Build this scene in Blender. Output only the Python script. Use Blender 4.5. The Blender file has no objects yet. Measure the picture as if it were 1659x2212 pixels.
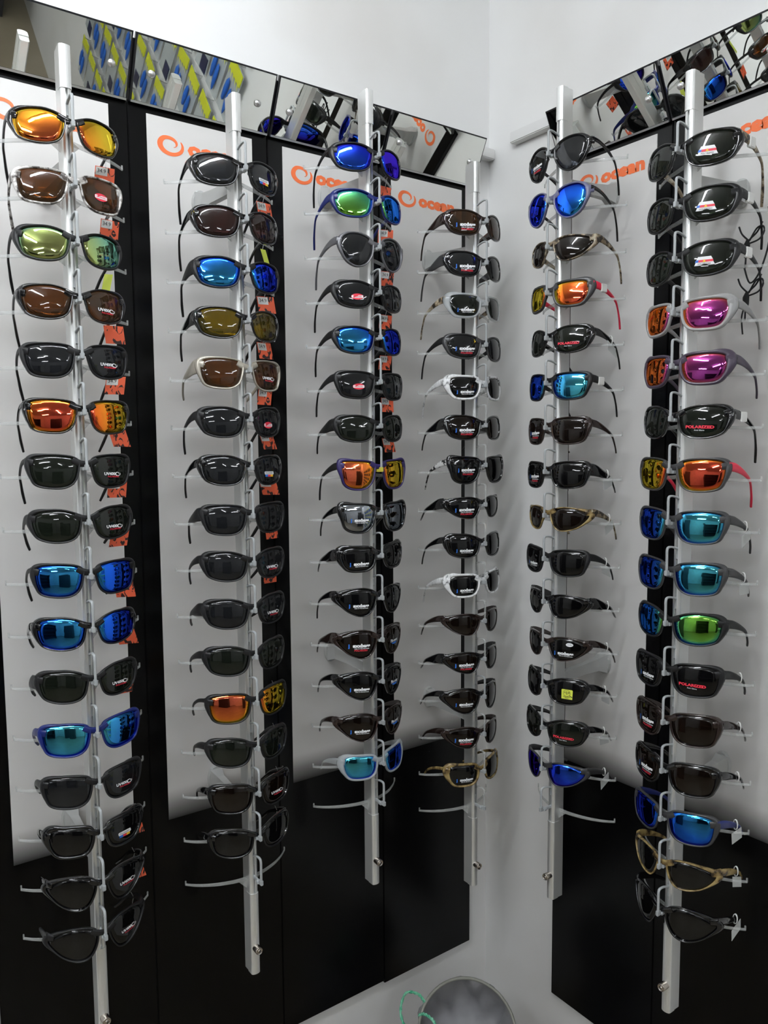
import bpy, bmesh, math, random
from mathutils import Vector, Matrix
random.seed(7)
SC = bpy.context.scene
COL = SC.collection
EYE = 1.55

# ------------------------------------------------------------------ camera, world, lights, exposure
cam_d = bpy.data.cameras.new('camera'); cam = bpy.data.objects.new('camera', cam_d); COL.objects.link(cam)
RX = Vector((0.81047563, -0.58573044, -0.00700717))
RD = Vector((-0.05691201, -0.06683223, -0.99613979))
RF = Vector((0.5830011, 0.80774581, -0.08750099))
M = Matrix((RX, -RD, -RF)).transposed().to_4x4()
M.translation = (0, 0, EYE)
cam.matrix_world = M
cam_d.sensor_fit = 'VERTICAL'; cam_d.sensor_height = 24.0; cam_d.lens = 24.0 * 1680 / 2212
cam_d.clip_start = 0.02
SC.camera = cam
SC.view_settings.view_transform = 'Standard'; SC.view_settings.look = 'None'
SC.view_settings.gamma = 1.0; SC.view_settings.use_curve_mapping = False
SC.view_settings.exposure = 0.36
W = bpy.data.worlds.new('world'); SC.world = W; W.use_nodes = True
W.node_tree.nodes['Background'].inputs[0].default_value = (0.8, 0.88, 1, 1)
W.node_tree.nodes['Background'].inputs[1].default_value = 0.05
CEIL = 2.78
# ceiling fluorescent strips: (x, y, length, rotation about z in degrees, brightness)
TUBES = [(-0.10, 0.46, 1.20, 4, 125), (-1.35, 0.15, 1.2, 80, 90), (-2.6, -1.8, 1.2, 0, 60), (-1.5, -3.2, 1.2, 90, 60), (-0.1, -4.3, 1.2, 0, 60), (0.7, -3.0, 1.2, 60, 60),
         (-4.6, -1.0, 1.2, 90, 60), (-4.3, -4.2, 1.2, 0, 60)]

# ------------------------------------------------------------------ materials
MATS = {}
def mat(name, col=(0.5, 0.5, 0.5), rough=0.5, metal=0.0, coat=0.0, alpha=1.0, spec=0.5):
    if name in MATS: return MATS[name]
    m = bpy.data.materials.new(name); m.use_nodes = True
    b = m.node_tree.nodes['Principled BSDF']
    b.inputs['Base Color'].default_value = (*col, 1); b.inputs['Roughness'].default_value = rough
    b.inputs['Metallic'].default_value = metal; b.inputs['Coat Weight'].default_value = coat
    b.inputs['Specular IOR Level'].default_value = spec
    if alpha < 1:
        nt = m.node_tree; t = nt.nodes.new('ShaderNodeBsdfTransparent'); x = nt.nodes.new('ShaderNodeMixShader')
        x.inputs[0].default_value = alpha
        nt.links.new(t.outputs[0], x.inputs[1]); nt.links.new(b.outputs[0], x.inputs[2])
        nt.links.new(x.outputs[0], nt.nodes['Material Output'].inputs[0])
    MATS[name] = m
    return m
def noise_mat(name, cols, scale, rough=0.5, stops=None, detail=3.0, bump=0.0, coat=0.0, interp='LINEAR', stretch=(1, 1, 1), distort=0.0):
    m = mat(name, cols[0], rough, coat=coat); nt = m.node_tree; b = nt.nodes['Principled BSDF']
    tc = nt.nodes.new('ShaderNodeTexCoord'); mp = nt.nodes.new('ShaderNodeMapping'); mp.inputs['Scale'].default_value = stretch
    n = nt.nodes.new('ShaderNodeTexNoise'); n.inputs['Scale'].default_value = scale; n.inputs['Detail'].default_value = detail
    n.inputs['Distortion'].default_value = distort
    r = nt.nodes.new('ShaderNodeValToRGB'); r.color_ramp.interpolation = interp
    stops = stops or [0.3 + 0.4 * i / (len(cols) - 1) for i in range(len(cols))]
    while len(r.color_ramp.elements) < len(cols): r.color_ramp.elements.new(0.5)
    for e, c, s in zip(r.color_ramp.elements, cols, stops): e.position = s; e.color = (*c, 1)
    nt.links.new(tc.outputs['Object'], mp.inputs[0]); nt.links.new(mp.outputs[0], n.inputs['Vector'])
    nt.links.new(n.outputs['Fac'], r.inputs[0]); nt.links.new(r.outputs[0], b.inputs['Base Color'])
    if bump:
        bp = nt.nodes.new('ShaderNodeBump'); bp.inputs['Strength'].default_value = bump; bp.inputs['Distance'].default_value = 0.002
        nt.links.new(n.outputs['Fac'], bp.inputs['Height']); nt.links.new(bp.outputs[0], b.inputs['Normal'])
    return m
def lens_mat(name, tint, mirror=None, refl=1.0):
    """tint: what passes through; mirror: (facing colour, mid, grazing) of an interference coating"""
    m = bpy.data.materials.new(name); m.use_nodes = True; nt = m.node_tree
    for n in list(nt.nodes):
        if n.type != 'OUTPUT_MATERIAL': nt.nodes.remove(n)
    out = [n for n in nt.nodes][0]
    tr = nt.nodes.new('ShaderNodeBsdfTransparent'); tr.inputs[0].default_value = (*tint, 1)
    df = nt.nodes.new('ShaderNodeBsdfDiffuse'); df.inputs[0].default_value = (*[c * 0.10 for c in tint], 1)
    m0 = nt.nodes.new('ShaderNodeMixShader'); m0.inputs[0].default_value = 0.45
    nt.links.new(tr.outputs[0], m0.inputs[1]); nt.links.new(df.outputs[0], m0.inputs[2])
    gl = nt.nodes.new('ShaderNodeBsdfGlossy'); gl.inputs['Roughness'].default_value = 0.03
    mx = nt.nodes.new('ShaderNodeMixShader')
    if mirror:
        lw = nt.nodes.new('ShaderNodeLayerWeight'); lw.inputs[0].default_value = 0.5
        r = nt.nodes.new('ShaderNodeValToRGB')
        r.color_ramp.elements.new(0.5)
        for e, c, s in zip(r.color_ramp.elements, mirror, (0.02, 0.13, 0.42)): e.position = s; e.color = (*c, 1)
        nt.links.new(lw.outputs['Facing'], r.inputs[0]); nt.links.new(r.outputs[0], gl.inputs[0])
        mx.inputs[0].default_value = 0.9
    else:
        fr = nt.nodes.new('ShaderNodeFresnel'); fr.inputs[0].default_value = 1.55
        nt.links.new(fr.outputs[0], mx.inputs[0])
    nt.links.new(m0.outputs[0], mx.inputs[1]); nt.links.new(gl.outputs[0], mx.inputs[2])
    nt.links.new(mx.outputs[0], out.inputs[0])
    MATS[name] = m
    return m

noise_mat('wall_paint', [(0.70, 0.69, 0.67), (0.78, 0.78, 0.77), (0.80, 0.80, 0.80)], 2.2, 0.55, bump=0.05)
noise_mat('ceiling_paint', [(0.75, 0.75, 0.74), (0.82, 0.82, 0.81)], 3, 0.8)
noise_mat('floor_tile', [(0.22, 0.185, 0.13), (0.30, 0.26, 0.19)], 1.5, 0.35)
mat('black_board', (0.001, 0.001, 0.0013), 0.24, spec=0.2)
mat('mirror_edge', (0.01, 0.01, 0.012), 0.3)
mat('mirror_glass', (0.86, 0.88, 0.84), 0.01, 1.0)
mat('silver_trim', (0.75, 0.75, 0.75), 0.3, 0.9)
mat('aluminium', (0.80, 0.81, 0.80), 0.36, 0.7)
mat('slot_dark', (0.02, 0.02, 0.02), 0.6)
mat('grey_plastic', (0.40, 0.42, 0.43), 0.35)
mat('clear_plastic', (0.62, 0.64, 0.63), 0.15, alpha=0.36)
mat('yellow_plastic', (0.6, 0.55, 0.08), 0.35)
mat('bracket_plastic', (0.50, 0.51, 0.50), 0.35, alpha=0.88)
mat('lock_metal', (0.55, 0.5, 0.45), 0.25, 1.0)
mat('orange_print', (0.85, 0.17, 0.05), 0.5)
mat('white_trim', (0.72, 0.72, 0.71), 0.5)
mat('tube_body', (0.8, 0.8, 0.8), 0.5)
def glow(name, st):
    m = mat(name, (0.9, 0.9, 0.9)); b = m.node_tree.nodes['Principled BSDF']
    b.inputs['Emission Color'].default_value = (0.92, 0.96, 1.0, 1); b.inputs['Emission Strength'].default_value = st
# frames
mat('f_k', (0.009, 0.009, 0.010), 0.38, spec=0.4); mat('f_K', (0.004, 0.004, 0.005), 0.10, coat=0.4)
mat('f_g', (0.13, 0.13, 0.14), 0.35, 0.3); mat('f_G', (0.038, 0.038, 0.040), 0.35); mat('f_l', (0.32, 0.32, 0.32), 0.3, alpha=0.92)
mat('f_C', (0.62, 0.66, 0.68), 0.08, alpha=0.42); mat('f_b', (0.006, 0.015, 0.13), 0.3); mat('f_p', (0.025, 0.015, 0.10), 0.35)
mat('f_v', (0.13, 0.13, 0.22), 0.3); mat('f_u', (0.022, 0.012, 0.010), 0.13, coat=0.4, alpha=0.93); mat('f_s', (0.42, 0.39, 0.33), 0.3, 0.4)
mat('f_q', (0.055, 0.04, 0.065), 0.3); mat('f_r', (0.72, 0.02, 0.06), 0.3)
noise_mat('f_c', [(0.03, 0.022, 0.015), (0.22, 0.17, 0.11), (0.45, 0.4, 0.3)], 90, 0.35, interp='CONSTANT', stops=[0, 0.45, 0.58])
noise_mat('f_m', [(0.06, 0.05, 0.045), (0.35, 0.33, 0.31), (0.7, 0.68, 0.66)], 85, 0.35, interp='CONSTANT', stops=[0, 0.42, 0.52])
noise_mat('f_h', [(0.03, 0.02, 0.01), (0.18, 0.12, 0.045), (0.34, 0.25, 0.10)], 75, 0.25, stops=[0.35, 0.45, 0.6])
noise_mat('f_w', [(0.12, 0.12, 0.12), (0.62, 0.63, 0.64), (0.82, 0.83, 0.84)], 70, 0.25, stops=[0.33, 0.42, 0.55], distort=1.5)
noise_mat('f_x', [(0.01, 0.01, 0.01), (0.7, 0.7, 0.7)], 110, 0.3, interp='CONSTANT', stops=[0, 0.5])
# lenses (see-through tint)
lens_mat('l_d', (0.16, 0.17, 0.19)); lens_mat('l_D', (0.05, 0.05, 0.055)); lens_mat('l_g', (0.12, 0.15, 0.11))
lens_mat('l_br', (0.36, 0.20, 0.09)); lens_mat('l_BR', (0.10, 0.055, 0.035)); lens_mat('l_am', (0.72, 0.55, 0.06))
lens_mat('l_cu', (0.52, 0.25, 0.09)); lens_mat('l_ro', (0.24, 0.11, 0.10))
lens_mat('l_mo', (0.25, 0.05, 0.02), ((1.0, 0.20, 0.10), (1.0, 0.30, 0.03), (0.85, 0.62, 0.05)))
lens_mat('l_mr', (0.2, 0.02, 0.02), ((0.95, 0.13, 0.07), (1.0, 0.22, 0.03), (0.80, 0.62, 0.05)))
lens_mat('l_my', (0.55, 0.55, 0.15), ((0.55, 0.60, 0.25), (0.5, 0.62, 0.2), (0.2, 0.5, 0.4)))
lens_mat('l_mb', (0.02, 0.05, 0.2), ((0.06, 0.42, 0.85), (0.02, 0.16, 0.95), (0.02, 0.04, 0.6)))
lens_mat('l_mB', (0.02, 0.03, 0.2), ((0.04, 0.16, 0.95), (0.02, 0.06, 0.90), (0.05, 0.02, 0.55)))
lens_mat('l_mc', (0.03, 0.10, 0.2), ((0.12, 0.66, 0.82), (0.06, 0.42, 0.85), (0.02, 0.07, 0.6)))
lens_mat('l_mg', (0.05, 0.15, 0.05), ((0.30, 0.80, 0.10), (0.12, 0.60, 0.30), (0.02, 0.15, 0.65)))
lens_mat('l_mp', (0.1, 0.02, 0.1), ((0.50, 0.08, 0.42), (0.62, 0.09, 0.22), (0.95, 0.22, 0.04)))
lens_mat('l_ms', (0.1, 0.1, 0.11), ((0.40, 0.42, 0.46), (0.35, 0.38, 0.42), (0.25, 0.28, 0.32)))
mat('st_white', (0.85, 0.86, 0.88), 0.5); mat('st_red', (0.75, 0.03, 0.06), 0.5); mat('st_blue', (0.02, 0.15, 0.6), 0.5)
mat('st_yellow', (0.80, 0.86, 0.10), 0.5); mat('st_black', (0.01, 0.01, 0.01), 0.5); mat('st_sun', (0.95, 0.55, 0.02), 0.5)
mat('tag_paper', (0.78, 0.78, 0.76), 0.6); mat('tag_film', (0.62, 0.64, 0.63), 0.3, alpha=0.8); mat('tag_lime', (0.72, 0.82, 0.1), 0.5)
noise_mat('tag_orange', [(0.03, 0.01, 0.01), (0.85, 0.13, 0.05)], 70, 0.5, interp='CONSTANT', stops=[0, 0.44], stretch=(1, 1, 0.6), distort=2.0)
mat('cord', (0.006, 0.006, 0.007), 0.8)

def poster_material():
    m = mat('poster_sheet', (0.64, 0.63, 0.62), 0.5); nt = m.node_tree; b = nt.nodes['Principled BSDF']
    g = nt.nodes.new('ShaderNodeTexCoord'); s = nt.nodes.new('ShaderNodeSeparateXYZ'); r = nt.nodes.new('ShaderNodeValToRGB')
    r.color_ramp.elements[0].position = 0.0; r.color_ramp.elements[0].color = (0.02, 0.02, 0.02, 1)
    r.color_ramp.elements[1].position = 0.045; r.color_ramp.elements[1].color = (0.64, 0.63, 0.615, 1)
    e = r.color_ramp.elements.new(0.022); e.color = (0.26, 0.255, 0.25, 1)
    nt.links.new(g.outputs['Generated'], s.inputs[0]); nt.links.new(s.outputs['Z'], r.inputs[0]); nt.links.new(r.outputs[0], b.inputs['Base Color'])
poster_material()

# ------------------------------------------------------------------ mesh helpers
class MB:
    def __init__(self): self.v = []; self.f = []; self.mi = []; self.sm = []
    def add(self, vs, fs, mi=0, smooth=False):
        o = len(self.v); self.v += [tuple(p) for p in vs]
        for f in fs: self.f.append(tuple(i + o for i in f)); self.mi.append(mi); self.sm.append(smooth)
    def box(self, a, b, mi=0, bev=0.0):
        x0, y0, z0 = a; x1, y1, z1 = b
        if bev <= 0:
            vs = [(x, y, z) for x in (x0, x1) for y in (y0, y1) for z in (z0, z1)]
            self.add(vs, [(0, 1, 3, 2), (4, 6, 7, 5), (0, 4, 5, 1), (2, 3, 7, 6), (0, 2, 6, 4), (1, 5, 7, 3)], mi)
        else:
            bm = bmesh.new(); bmesh.ops.create_cube(bm, size=1)
            for v in bm.verts: v.co = Vector(((x0 + x1) / 2 + v.co.x * (x1 - x0), (y0 + y1) / 2 + v.co.y * (y1 - y0), (z0 + z1) / 2 + v.co.z * (z1 - z0)))
            bmesh.ops.bevel(bm, geom=bm.edges[:], offset=bev, segments=2, affect='EDGES')
            bm.verts.index_update()
            self.add([v.co[:] for v in bm.verts], [tuple(v.index for v in f.verts) for f in bm.faces], mi); bm.free()
    def extrude(self, poly, z0, z1, mi=0, smooth=False):
        n = len(poly)
        self.add([(x, y, z0) for x, y in poly] + [(x, y, z1) for x, y in poly],
                 [(i, (i + 1) % n, (i + 1) % n + n, i + n) for i in range(n)], mi, smooth)
        self.add([(x, y, z0) for x, y in poly], [tuple(reversed(range(n)))], mi)
        self.add([(x, y, z1) for x, y in poly], [tuple(range(n))], mi)
    def sweep(self, pts, sizes, up=Vector((0, 0, 1)), seg=8, mi=0, power=1.0, closed=False, smooth=True):
        """pts: Vectors; sizes: (side half, up half) per point"""
        n = len(pts); vs = []
        for i, p in enumerate(pts):
            if closed: t = pts[(i + 1) % n] - pts[i - 1]
            else: t = pts[min(i + 1, n - 1)] - pts[max(i - 1, 0)]
            t.normalize(); s = t.cross(up)
            if s.length < 1e-4: s = t.cross(Vector((1, 0.3, 0)))
            s.normalize(); u = s.cross(t); a, b = sizes[i] if isinstance(sizes, list) else sizes
            for k in range(seg):
                th = 2 * math.pi * (k + 0.5) / seg; c, d = math.cos(th), math.sin(th)
                c = math.copysign(abs(c) ** power, c); d = math.copysign(abs(d) ** power, d)
                vs.append(p + s * (a * c) + u * (b * d))
        fs = []
        for i in range(n if closed else n - 1):
            j = (i + 1) % n
            for k in range(seg):
                l = (k + 1) % seg; fs.append((i * seg + k, i * seg + l, j * seg + l, j * seg + k))
        self.add(vs, fs, mi, smooth)
        if not closed:
            self.add(vs[:seg], [tuple(range(seg))], mi); self.add(vs[-seg:], [tuple(reversed(range(seg)))], mi)
    def lathe(self, prof, origin, axis, seg=20, mi=0, smooth=True):
        """prof: (r, h) list along axis"""
        axis = Vector(axis).normalized(); s = axis.orthogonal().normalized(); u = axis.cross(s); o = Vector(origin); vs = []
        for r, h in prof:
            for k in range(seg):
                th = 2 * math.pi * k / seg; vs.append(o + axis * h + (s * math.cos(th) + u * math.sin(th)) * r)
        fs = [(i * seg + k, i * seg + (k + 1) % seg, (i + 1) * seg + (k + 1) % seg, (i + 1) * seg + k) for i in range(len(prof) - 1) for k in range(seg)]
        self.add(vs, fs, mi, smooth)
    def mesh(self, name, mats):
        me = bpy.data.meshes.new(name); me.from_pydata(self.v, [], self.f)
        for m in (mats if isinstance(mats, (list, tuple)) else [mats]): me.materials.append(MATS[m])
        me.polygons.foreach_set('material_index', self.mi); me.polygons.foreach_set('use_smooth', self.sm)
        me.validate(); bm = bmesh.new(); bm.from_mesh(me); bmesh.ops.recalc_face_normals(bm, faces=bm.faces[:]); bm.to_mesh(me); bm.free()
        me.update(); return me
    def build(self, name, mats, parent=None, **kw): return link(name, self.mesh(name, mats), parent, **kw)
def link(name, me, parent=None, loc=None, rz=None, label=None, cat=None, group=None, kind=None):
    o = bpy.data.objects.new(name, me); COL.objects.link(o)
    if parent: o.parent = parent
    if loc is not None: o.location = loc
    if rz is not None: o.rotation_euler = (0, 0, rz)
    for k, v in (('label', label), ('category', cat), ('group', group), ('kind', kind)):
        if v: o[k] = v
    return o
def empty(name, loc, rz=0, **kw):
    o = link(name, None, None, loc, rz, **kw); o.empty_display_size = 0.05; return o

def catmull(P, per=4, closed=False):
    n = len(P); out = []
    for i in range(n if closed else n - 1):
        if closed: a, b, c, d = P[i - 1], P[i], P[(i + 1) % n], P[(i + 2) % n]
        else: a, b, c, d = P[max(i - 1, 0)], P[i], P[i + 1], P[min(i + 2, n - 1)]
        for k in range(per):
            t = k / per
            out.append(tuple(0.5 * (2 * b[j] + (c[j] - a[j]) * t + (2 * a[j] - 5 * b[j] + 4 * c[j] - d[j]) * t * t + (3 * b[j] - a[j] - 3 * c[j] + d[j]) * t ** 3) for j in range(len(b))))
    if not closed: out.append(tuple(P[-1]))
    return out

_txt = {}
def text_geo(s, size, bold=0.0, sx=1.0, shear=0.0):
    """triangulated flat letters, centred; returns verts2d, faces"""
    key = (s, bold, sx, shear)
    if key not in _txt:
        c = bpy.data.curves.new('lettering', 'FONT'); c.body = s; c.size = 1.0; c.offset = bold; c.shear = shear
        c.align_x = 'CENTER'; c.align_y = 'CENTER'; c.resolution_u = 2
        o = bpy.data.objects.new('lettering', c); COL.objects.link(o); bpy.context.view_layer.update()
        me = o.evaluated_get(bpy.context.evaluated_depsgraph_get()).to_mesh()
        _txt[key] = ([(v.co.x * sx, v.co.y) for v in me.vertices], [tuple(p.vertices) for p in me.polygons])
        COL.objects.unlink(o); bpy.data.objects.remove(o); bpy.data.curves.remove(c)
    V, F = _txt[key]
    return [(x * size, y * size) for x, y in V], F
def swirl_geo(w, h):
    """open ring that curls in on itself"""
    pts = []; N = 40
    for i in range(N + 1):
        t = i / N; a = math.radians(-15 - 0) - t * math.radians(470); a = math.radians(35) - t * math.radians(430)
        r = 1.0 if t < 0.62 else 1.0 - (t - 0.62) / 0.38 * 0.72
        th = 0.05 + 0.24 * math.sin(math.pi * min(1, t * 1.08)) ** 0.7
        pts.append((r, a, th))
    V = []
    for r, a, th in pts:
        V += [((r - th) * math.cos(a) * w / 2, (r - th) * math.sin(a) * h / 2), ((r + th * 0.6) * math.cos(a) * w / 2, (r + th * 0.6) * math.sin(a) * h / 2)]
    return V, [(2 * i, 2 * i + 1, 2 * i + 3, 2 * i + 2) for i in range(N)]

# ------------------------------------------------------------------ room
YW, XW = 1.412, 1.336          # planes of the left and the right wall
def wallbox(name, a, b, m): q = MB(); q.box(a, b); return q.build(name, m, kind='structure')
wallbox('wall_left', (-6.2, YW, 0), (XW + 0.15, YW + 0.15, CEIL), 'wall_paint')
wallbox('wall_right', (XW, -6.2, 0), (XW + 0.15, YW, CEIL), 'wall_paint')
wallbox('wall_back', (-6.2, -6.35, 0), (XW + 0.15, -6.2, CEIL), 'wall_paint')
wallbox('wall_far', (-6.35, -6.35, 0), (-6.2, YW + 0.15, CEIL), 'wall_paint')
wallbox('floor', (-6.35, -6.35, -0.12), (XW + 0.15, YW + 0.15, 0), 'floor_tile')
wallbox('ceiling', (-6.35, -6.35, CEIL), (XW + 0.15, YW + 0.15, CEIL + 0.12), 'ceiling_paint')
LT = ['nearest the sunglasses corner', 'set crosswise to the left of the sunglasses corner', 'third from the corner, parallel to the panels', 'fourth from the corner, set crosswise',
      'in the middle by the right wall', 'slanted, beside the right wall', 'set crosswise at the far end', 'in the far back corner']
for i, (x, y, L, rz, wt) in enumerate(TUBES):
    r = empty('ceiling_light', (x, y, CEIL), math.radians(rz), cat='lamp', group='ceiling light strips', label='long white ceiling light strip, ' + LT[i])
    q = MB(); q.box((-L / 2 - 0.03, -0.05, -0.035), (L / 2 + 0.03, 0.05, 0), bev=0.006); q.build('lamp_body', 'tube_body', r)
    glow('tube_glow_%d' % wt, wt * 0.5)
    q = MB(); q.lathe([(0.0001, -L / 2), (0.024, -L / 2), (0.026, -L / 2 + 0.004), (0.026, L / 2 - 0.004), (0.024, L / 2), (0.0001, L / 2)], (0, 0, -0.062), (1, 0, 0), 16); q.build('tube', 'tube_glow_%d' % wt, r)

# ------------------------------------------------------------------ panels, mirrors (builder in wall-local coords: x along the wall to the right, y into the wall)
RZ = -math.pi / 2
PANELS = []     # (side, local left, local right, z bottom)
LP = [0.194, 0.466, 0.7365, 1.002, 1.271]
for i in range(4): PANELS.append(('L', LP[i], LP[i + 1], (-1.252, -1.254, -1.256, -1.262)[i]))
for a, b in ((1.176, 0.904), (0.904, 0.632)): PANELS.append(('R', a, b, -1.292))
NAMES = ['far left', 'second', 'third', 'fourth', 'fifth', 'far right']
WHERE = ['at the far left of the left wall', 'second from the left on the left wall', 'third from the left on the left wall',
         'on the left wall next to the corner', 'on the right wall next to the corner', 'at the far right on the right wall']
def wall_empty(name, side, mid, z, **kw):
    """origin on the board face, x to the right as seen, y into the wall"""
    return empty(name, (mid, 1.40, EYE + z), 0, **kw) if side == 'L' else empty(name, (1.324, mid, EYE + z), RZ, **kw)
for i, (side, a, b, zb) in enumerate(PANELS):
    mid = (a + b) / 2; w = abs(b - a)
    r = wall_empty('display_board', side, mid, zb, label='tall black display board, ' + WHERE[i].replace(' on the left wall next', ' left wall, next'), cat='display board', group='black display boards')
    r['label'] = 'tall black display board with white printed sheet, ' + WHERE[i]
    q = MB(); q.box((-w / 2 + 0.0008, 0, 0), (w / 2 - 0.0008, 0.0118, 0.60 - zb), bev=0.0012); q.build('black_sheet', 'black_board', r)
    z0, z1 = -0.712 - zb, 0.583 - zb
    x0, x1 = -w / 2 + 0.033, w / 2 - 0.033
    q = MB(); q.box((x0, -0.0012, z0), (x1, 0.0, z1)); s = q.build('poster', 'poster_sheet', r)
    q = MB(); V, F = swirl_geo(0.044, 0.032); q.add([(x0 + 0.044 + x, -0.0016, 0.537 - zb + y) for x, y in V], F)
    V, F = text_geo('ocean', 0.034, 0.06, 1.28)
    q.add([(x0 + 0.128 + x, -0.0016, 0.537 - zb + y) for x, y in V], F)
    q.build('logo_print', 'orange_print', s)
    # mirror above: hangs forward at the top
    ml = 0.075 if False else 0.0
    r = wall_empty('tilted_mirror', side, mid, 0.597, label='tilted rectangular mirror above the panel, ' + WHERE[i], cat='mirror', group='mirrors above the panels')
    y1, h = -0.0465, 0.096; tx = Vector((0, y1, h)).normalized(); nn = Vector((0, -tx.z, tx.y)); L = math.hypot(y1, h)
    def P(x, d, s): return Vector((x, 0, 0)) + tx * s + nn * d
    def slab(q, xa, xb, da, db, sa, sb):
        q.add([P(x, d, s) for x in (xa, xb) for d in (da, db) for s in (sa, sb)], [(0, 1, 3, 2), (4, 6, 7, 5), (0, 4, 5, 1), (2, 3, 7, 6), (0, 2, 6, 4), (1, 5, 7, 3)])
    q = MB(); slab(q, -w / 2 + 0.002, w / 2 - 0.002, 0.001, 0.007, 0, L); q.build('backing', 'mirror_edge', r)
    q = MB(); slab(q, -w / 2 + 0.005, w / 2 - 0.005, 0.007, 0.0085, 0.004, L - 0.003); g = q.build('glass', 'mirror_glass', r)
    q = MB(); slab(q, -w / 2 + 0.004, w / 2 - 0.004, 0.007, 0.0095, 0.0, 0.0035); q.build('bottom_trim', 'silver_trim', r)
    q = MB(); slab(q, -w / 2, w / 2, -0.004, 0.0, 0.02, L - 0.01); q.box((-w / 2 + 0.02, -0.03, 0.055), (-w / 2 + 0.05, 0.011, 0.075)); q.box((w / 2 - 0.05, -0.03, 0.055), (w / 2 - 0.02, 0.011, 0.075)); q.build('hanger', 'mirror_edge', r)
    for sx in (-1, 1):
        q = MB(); q.lathe([(0.0001, 0.006), (0.004, 0.0055), (0.0062, 0.003), (0.0062, 0)], P(sx * (w / 2 - 0.034), 0.0085, L * 0.47), nn, 16)
        q.build('screw_cap', 'silver_trim', r)
# white battens the mirrors hang from
q = MB(); q.box((0.15, YW - 0.022, EYE + 0.668), (1.3355, YW - 0.0002, EYE + 0.692), bev=0.002); q.build('trim_1', 'white_trim', kind='structure')
q = MB(); q.box((XW - 0.022, 0.60, EYE + 0.680), (XW - 0.0002, 1.322, EYE + 0.704), bev=0.002); q.build('trim_2', 'white_trim', kind='structure')

# ------------------------------------------------------------------ display rails
POST = dict(L=1.2485, R=1.1745)
RAILS = [('L', 0.322, 0.582, -0.975, 0.4632, -0.0824, 16), ('L', 0.594, 0.581, -0.966, 0.4552, -0.0822, 16), ('L', 0.8645, 0.654, -0.889, 0.5304, -0.0826, 16),
         ('L', 1.135, 0.578, -0.988, 0.4551, -0.0834, 16), ('R', 1.036, 0.662, -0.930, 0.5372, -0.0846, 16), ('R', 0.764, 0.589, -1.007, 0.4639, -0.0851, 16)]
RNAME = ['far left', 'second', 'third', 'fourth', 'fifth', 'far right']
BR = [(0.42, -0.655), (0.44, -0.655), (0.497, -0.442), (0.407, -0.60), (0.493, -0.466), (0.426, -0.598)]
def post_profile(w=0.0078, f=-0.0158, b=0.0158, slot=0.0016, sd=0.006):
    arc = []
    for k in range(7):
        th = math.pi * (k / 6); arc.append((-w * math.cos(th), f + 0.0045 - 0.0045 * math.sin(th)))
    # arc runs left->right along the front; cut the slot in the middle
    left = [p for p in arc if p[0] < -slot]; right = [p for p in arc if p[0] > slot]
    poly = [(-w, b - 0.002), *left, (-slot, f + 0.0003), (-slot, f + sd), (slot, f + sd), (slot, f + 0.0003), *right, (w, b - 0.002), (w - 0.002, b), (-w + 0.002, b)]
    return poly
def clip_mesh(plastic):
    """security clip: top arm, drop bar, foot under the bridge of the glasses"""
    q = MB()
    path = [(0, -0.010, 0.034), (0, -0.018, 0.038), (0, -0.030, 0.0415), (0, -0.040, 0.0415), (0, -0.0435, 0.037), (0, -0.0435, 0.022), (0, -0.0435, 0.002)]
    pts = [Vector(p) for p in catmull(path, 3)]
    q.sweep(pts, (0.0017, 0.0021), up=Vector((1, 0, 0)), seg=8, power=0.6)
    q.box((-0.0013, -0.0155, 0.020), (0.0013, -0.008, 0.040))
    return q.mesh('clip_bar', plastic)
def foot_mesh(plastic):
    q = MB(); q.box((-0.0026, -0.0475, -0.0055), (0.0026, -0.0385, 0.0035), bev=0.0009)
    q.box((-0.0018, -0.040, -0.006), (0.0018, -0.010, 0.0), bev=0.0007)
    q.box((-0.0048, -0.0385, -0.006), (0.0048, -0.030, -0.0005), bev=0.0012)
    return q.mesh('nose_foot', plastic)
def rest_mesh():
    q = MB()
    for s in (-1, 1):
        p = [(s * 0.006, 0.002, -0.012), (s * 0.030, 0.010, -0.0145), (s * 0.060, 0.024, -0.016), (s * 0.085, 0.042, -0.017), (s * 0.101, 0.0575, -0.017)]
        pts = [Vector(v) for v in catmull(p, 4)]
        n = len(pts); q.sweep(pts, [(0.0010, 0.0040 - 0.0018 * i / (n - 1)) for i in range(n)], seg=8, power=0.6)
        q.box((s * 0.101 - 0.0011, 0.0565, -0.0185), (s * 0.101 + 0.0011, 0.0587, -0.0105))
        q.add([(s * 0.007, 0.0, -0.009), (s * 0.007, 0.0, -0.030), (s * 0.021, 0.0065, -0.016), (s * 0.007, 0.002, -0.009), (s * 0.007, 0.002, -0.030), (s * 0.021, 0.0085, -0.016)],
              [(0, 1, 2), (5, 4, 3), (0, 2, 5, 3), (1, 4, 5, 2), (0, 3, 4, 1)])
    return q.mesh('temple_rest', 'clear_plastic')
CLIP = {m: (clip_mesh(m), foot_mesh(m)) for m in ('grey_plastic', 'clear_plastic')}
FOOTY = foot_mesh('yellow_plastic'); REST = rest_mesh()
prof = post_profile(); capprof = [(-0.0084, 0.0), (-0.0084, -0.0125)] + [(-0.0084 * math.cos(math.pi * k / 8), -0.0125 - 0.0048 * math.sin(math.pi * k / 8)) for k in range(1, 8)] + [(0.0084, -0.0125), (0.0084, 0.0)]
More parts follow.
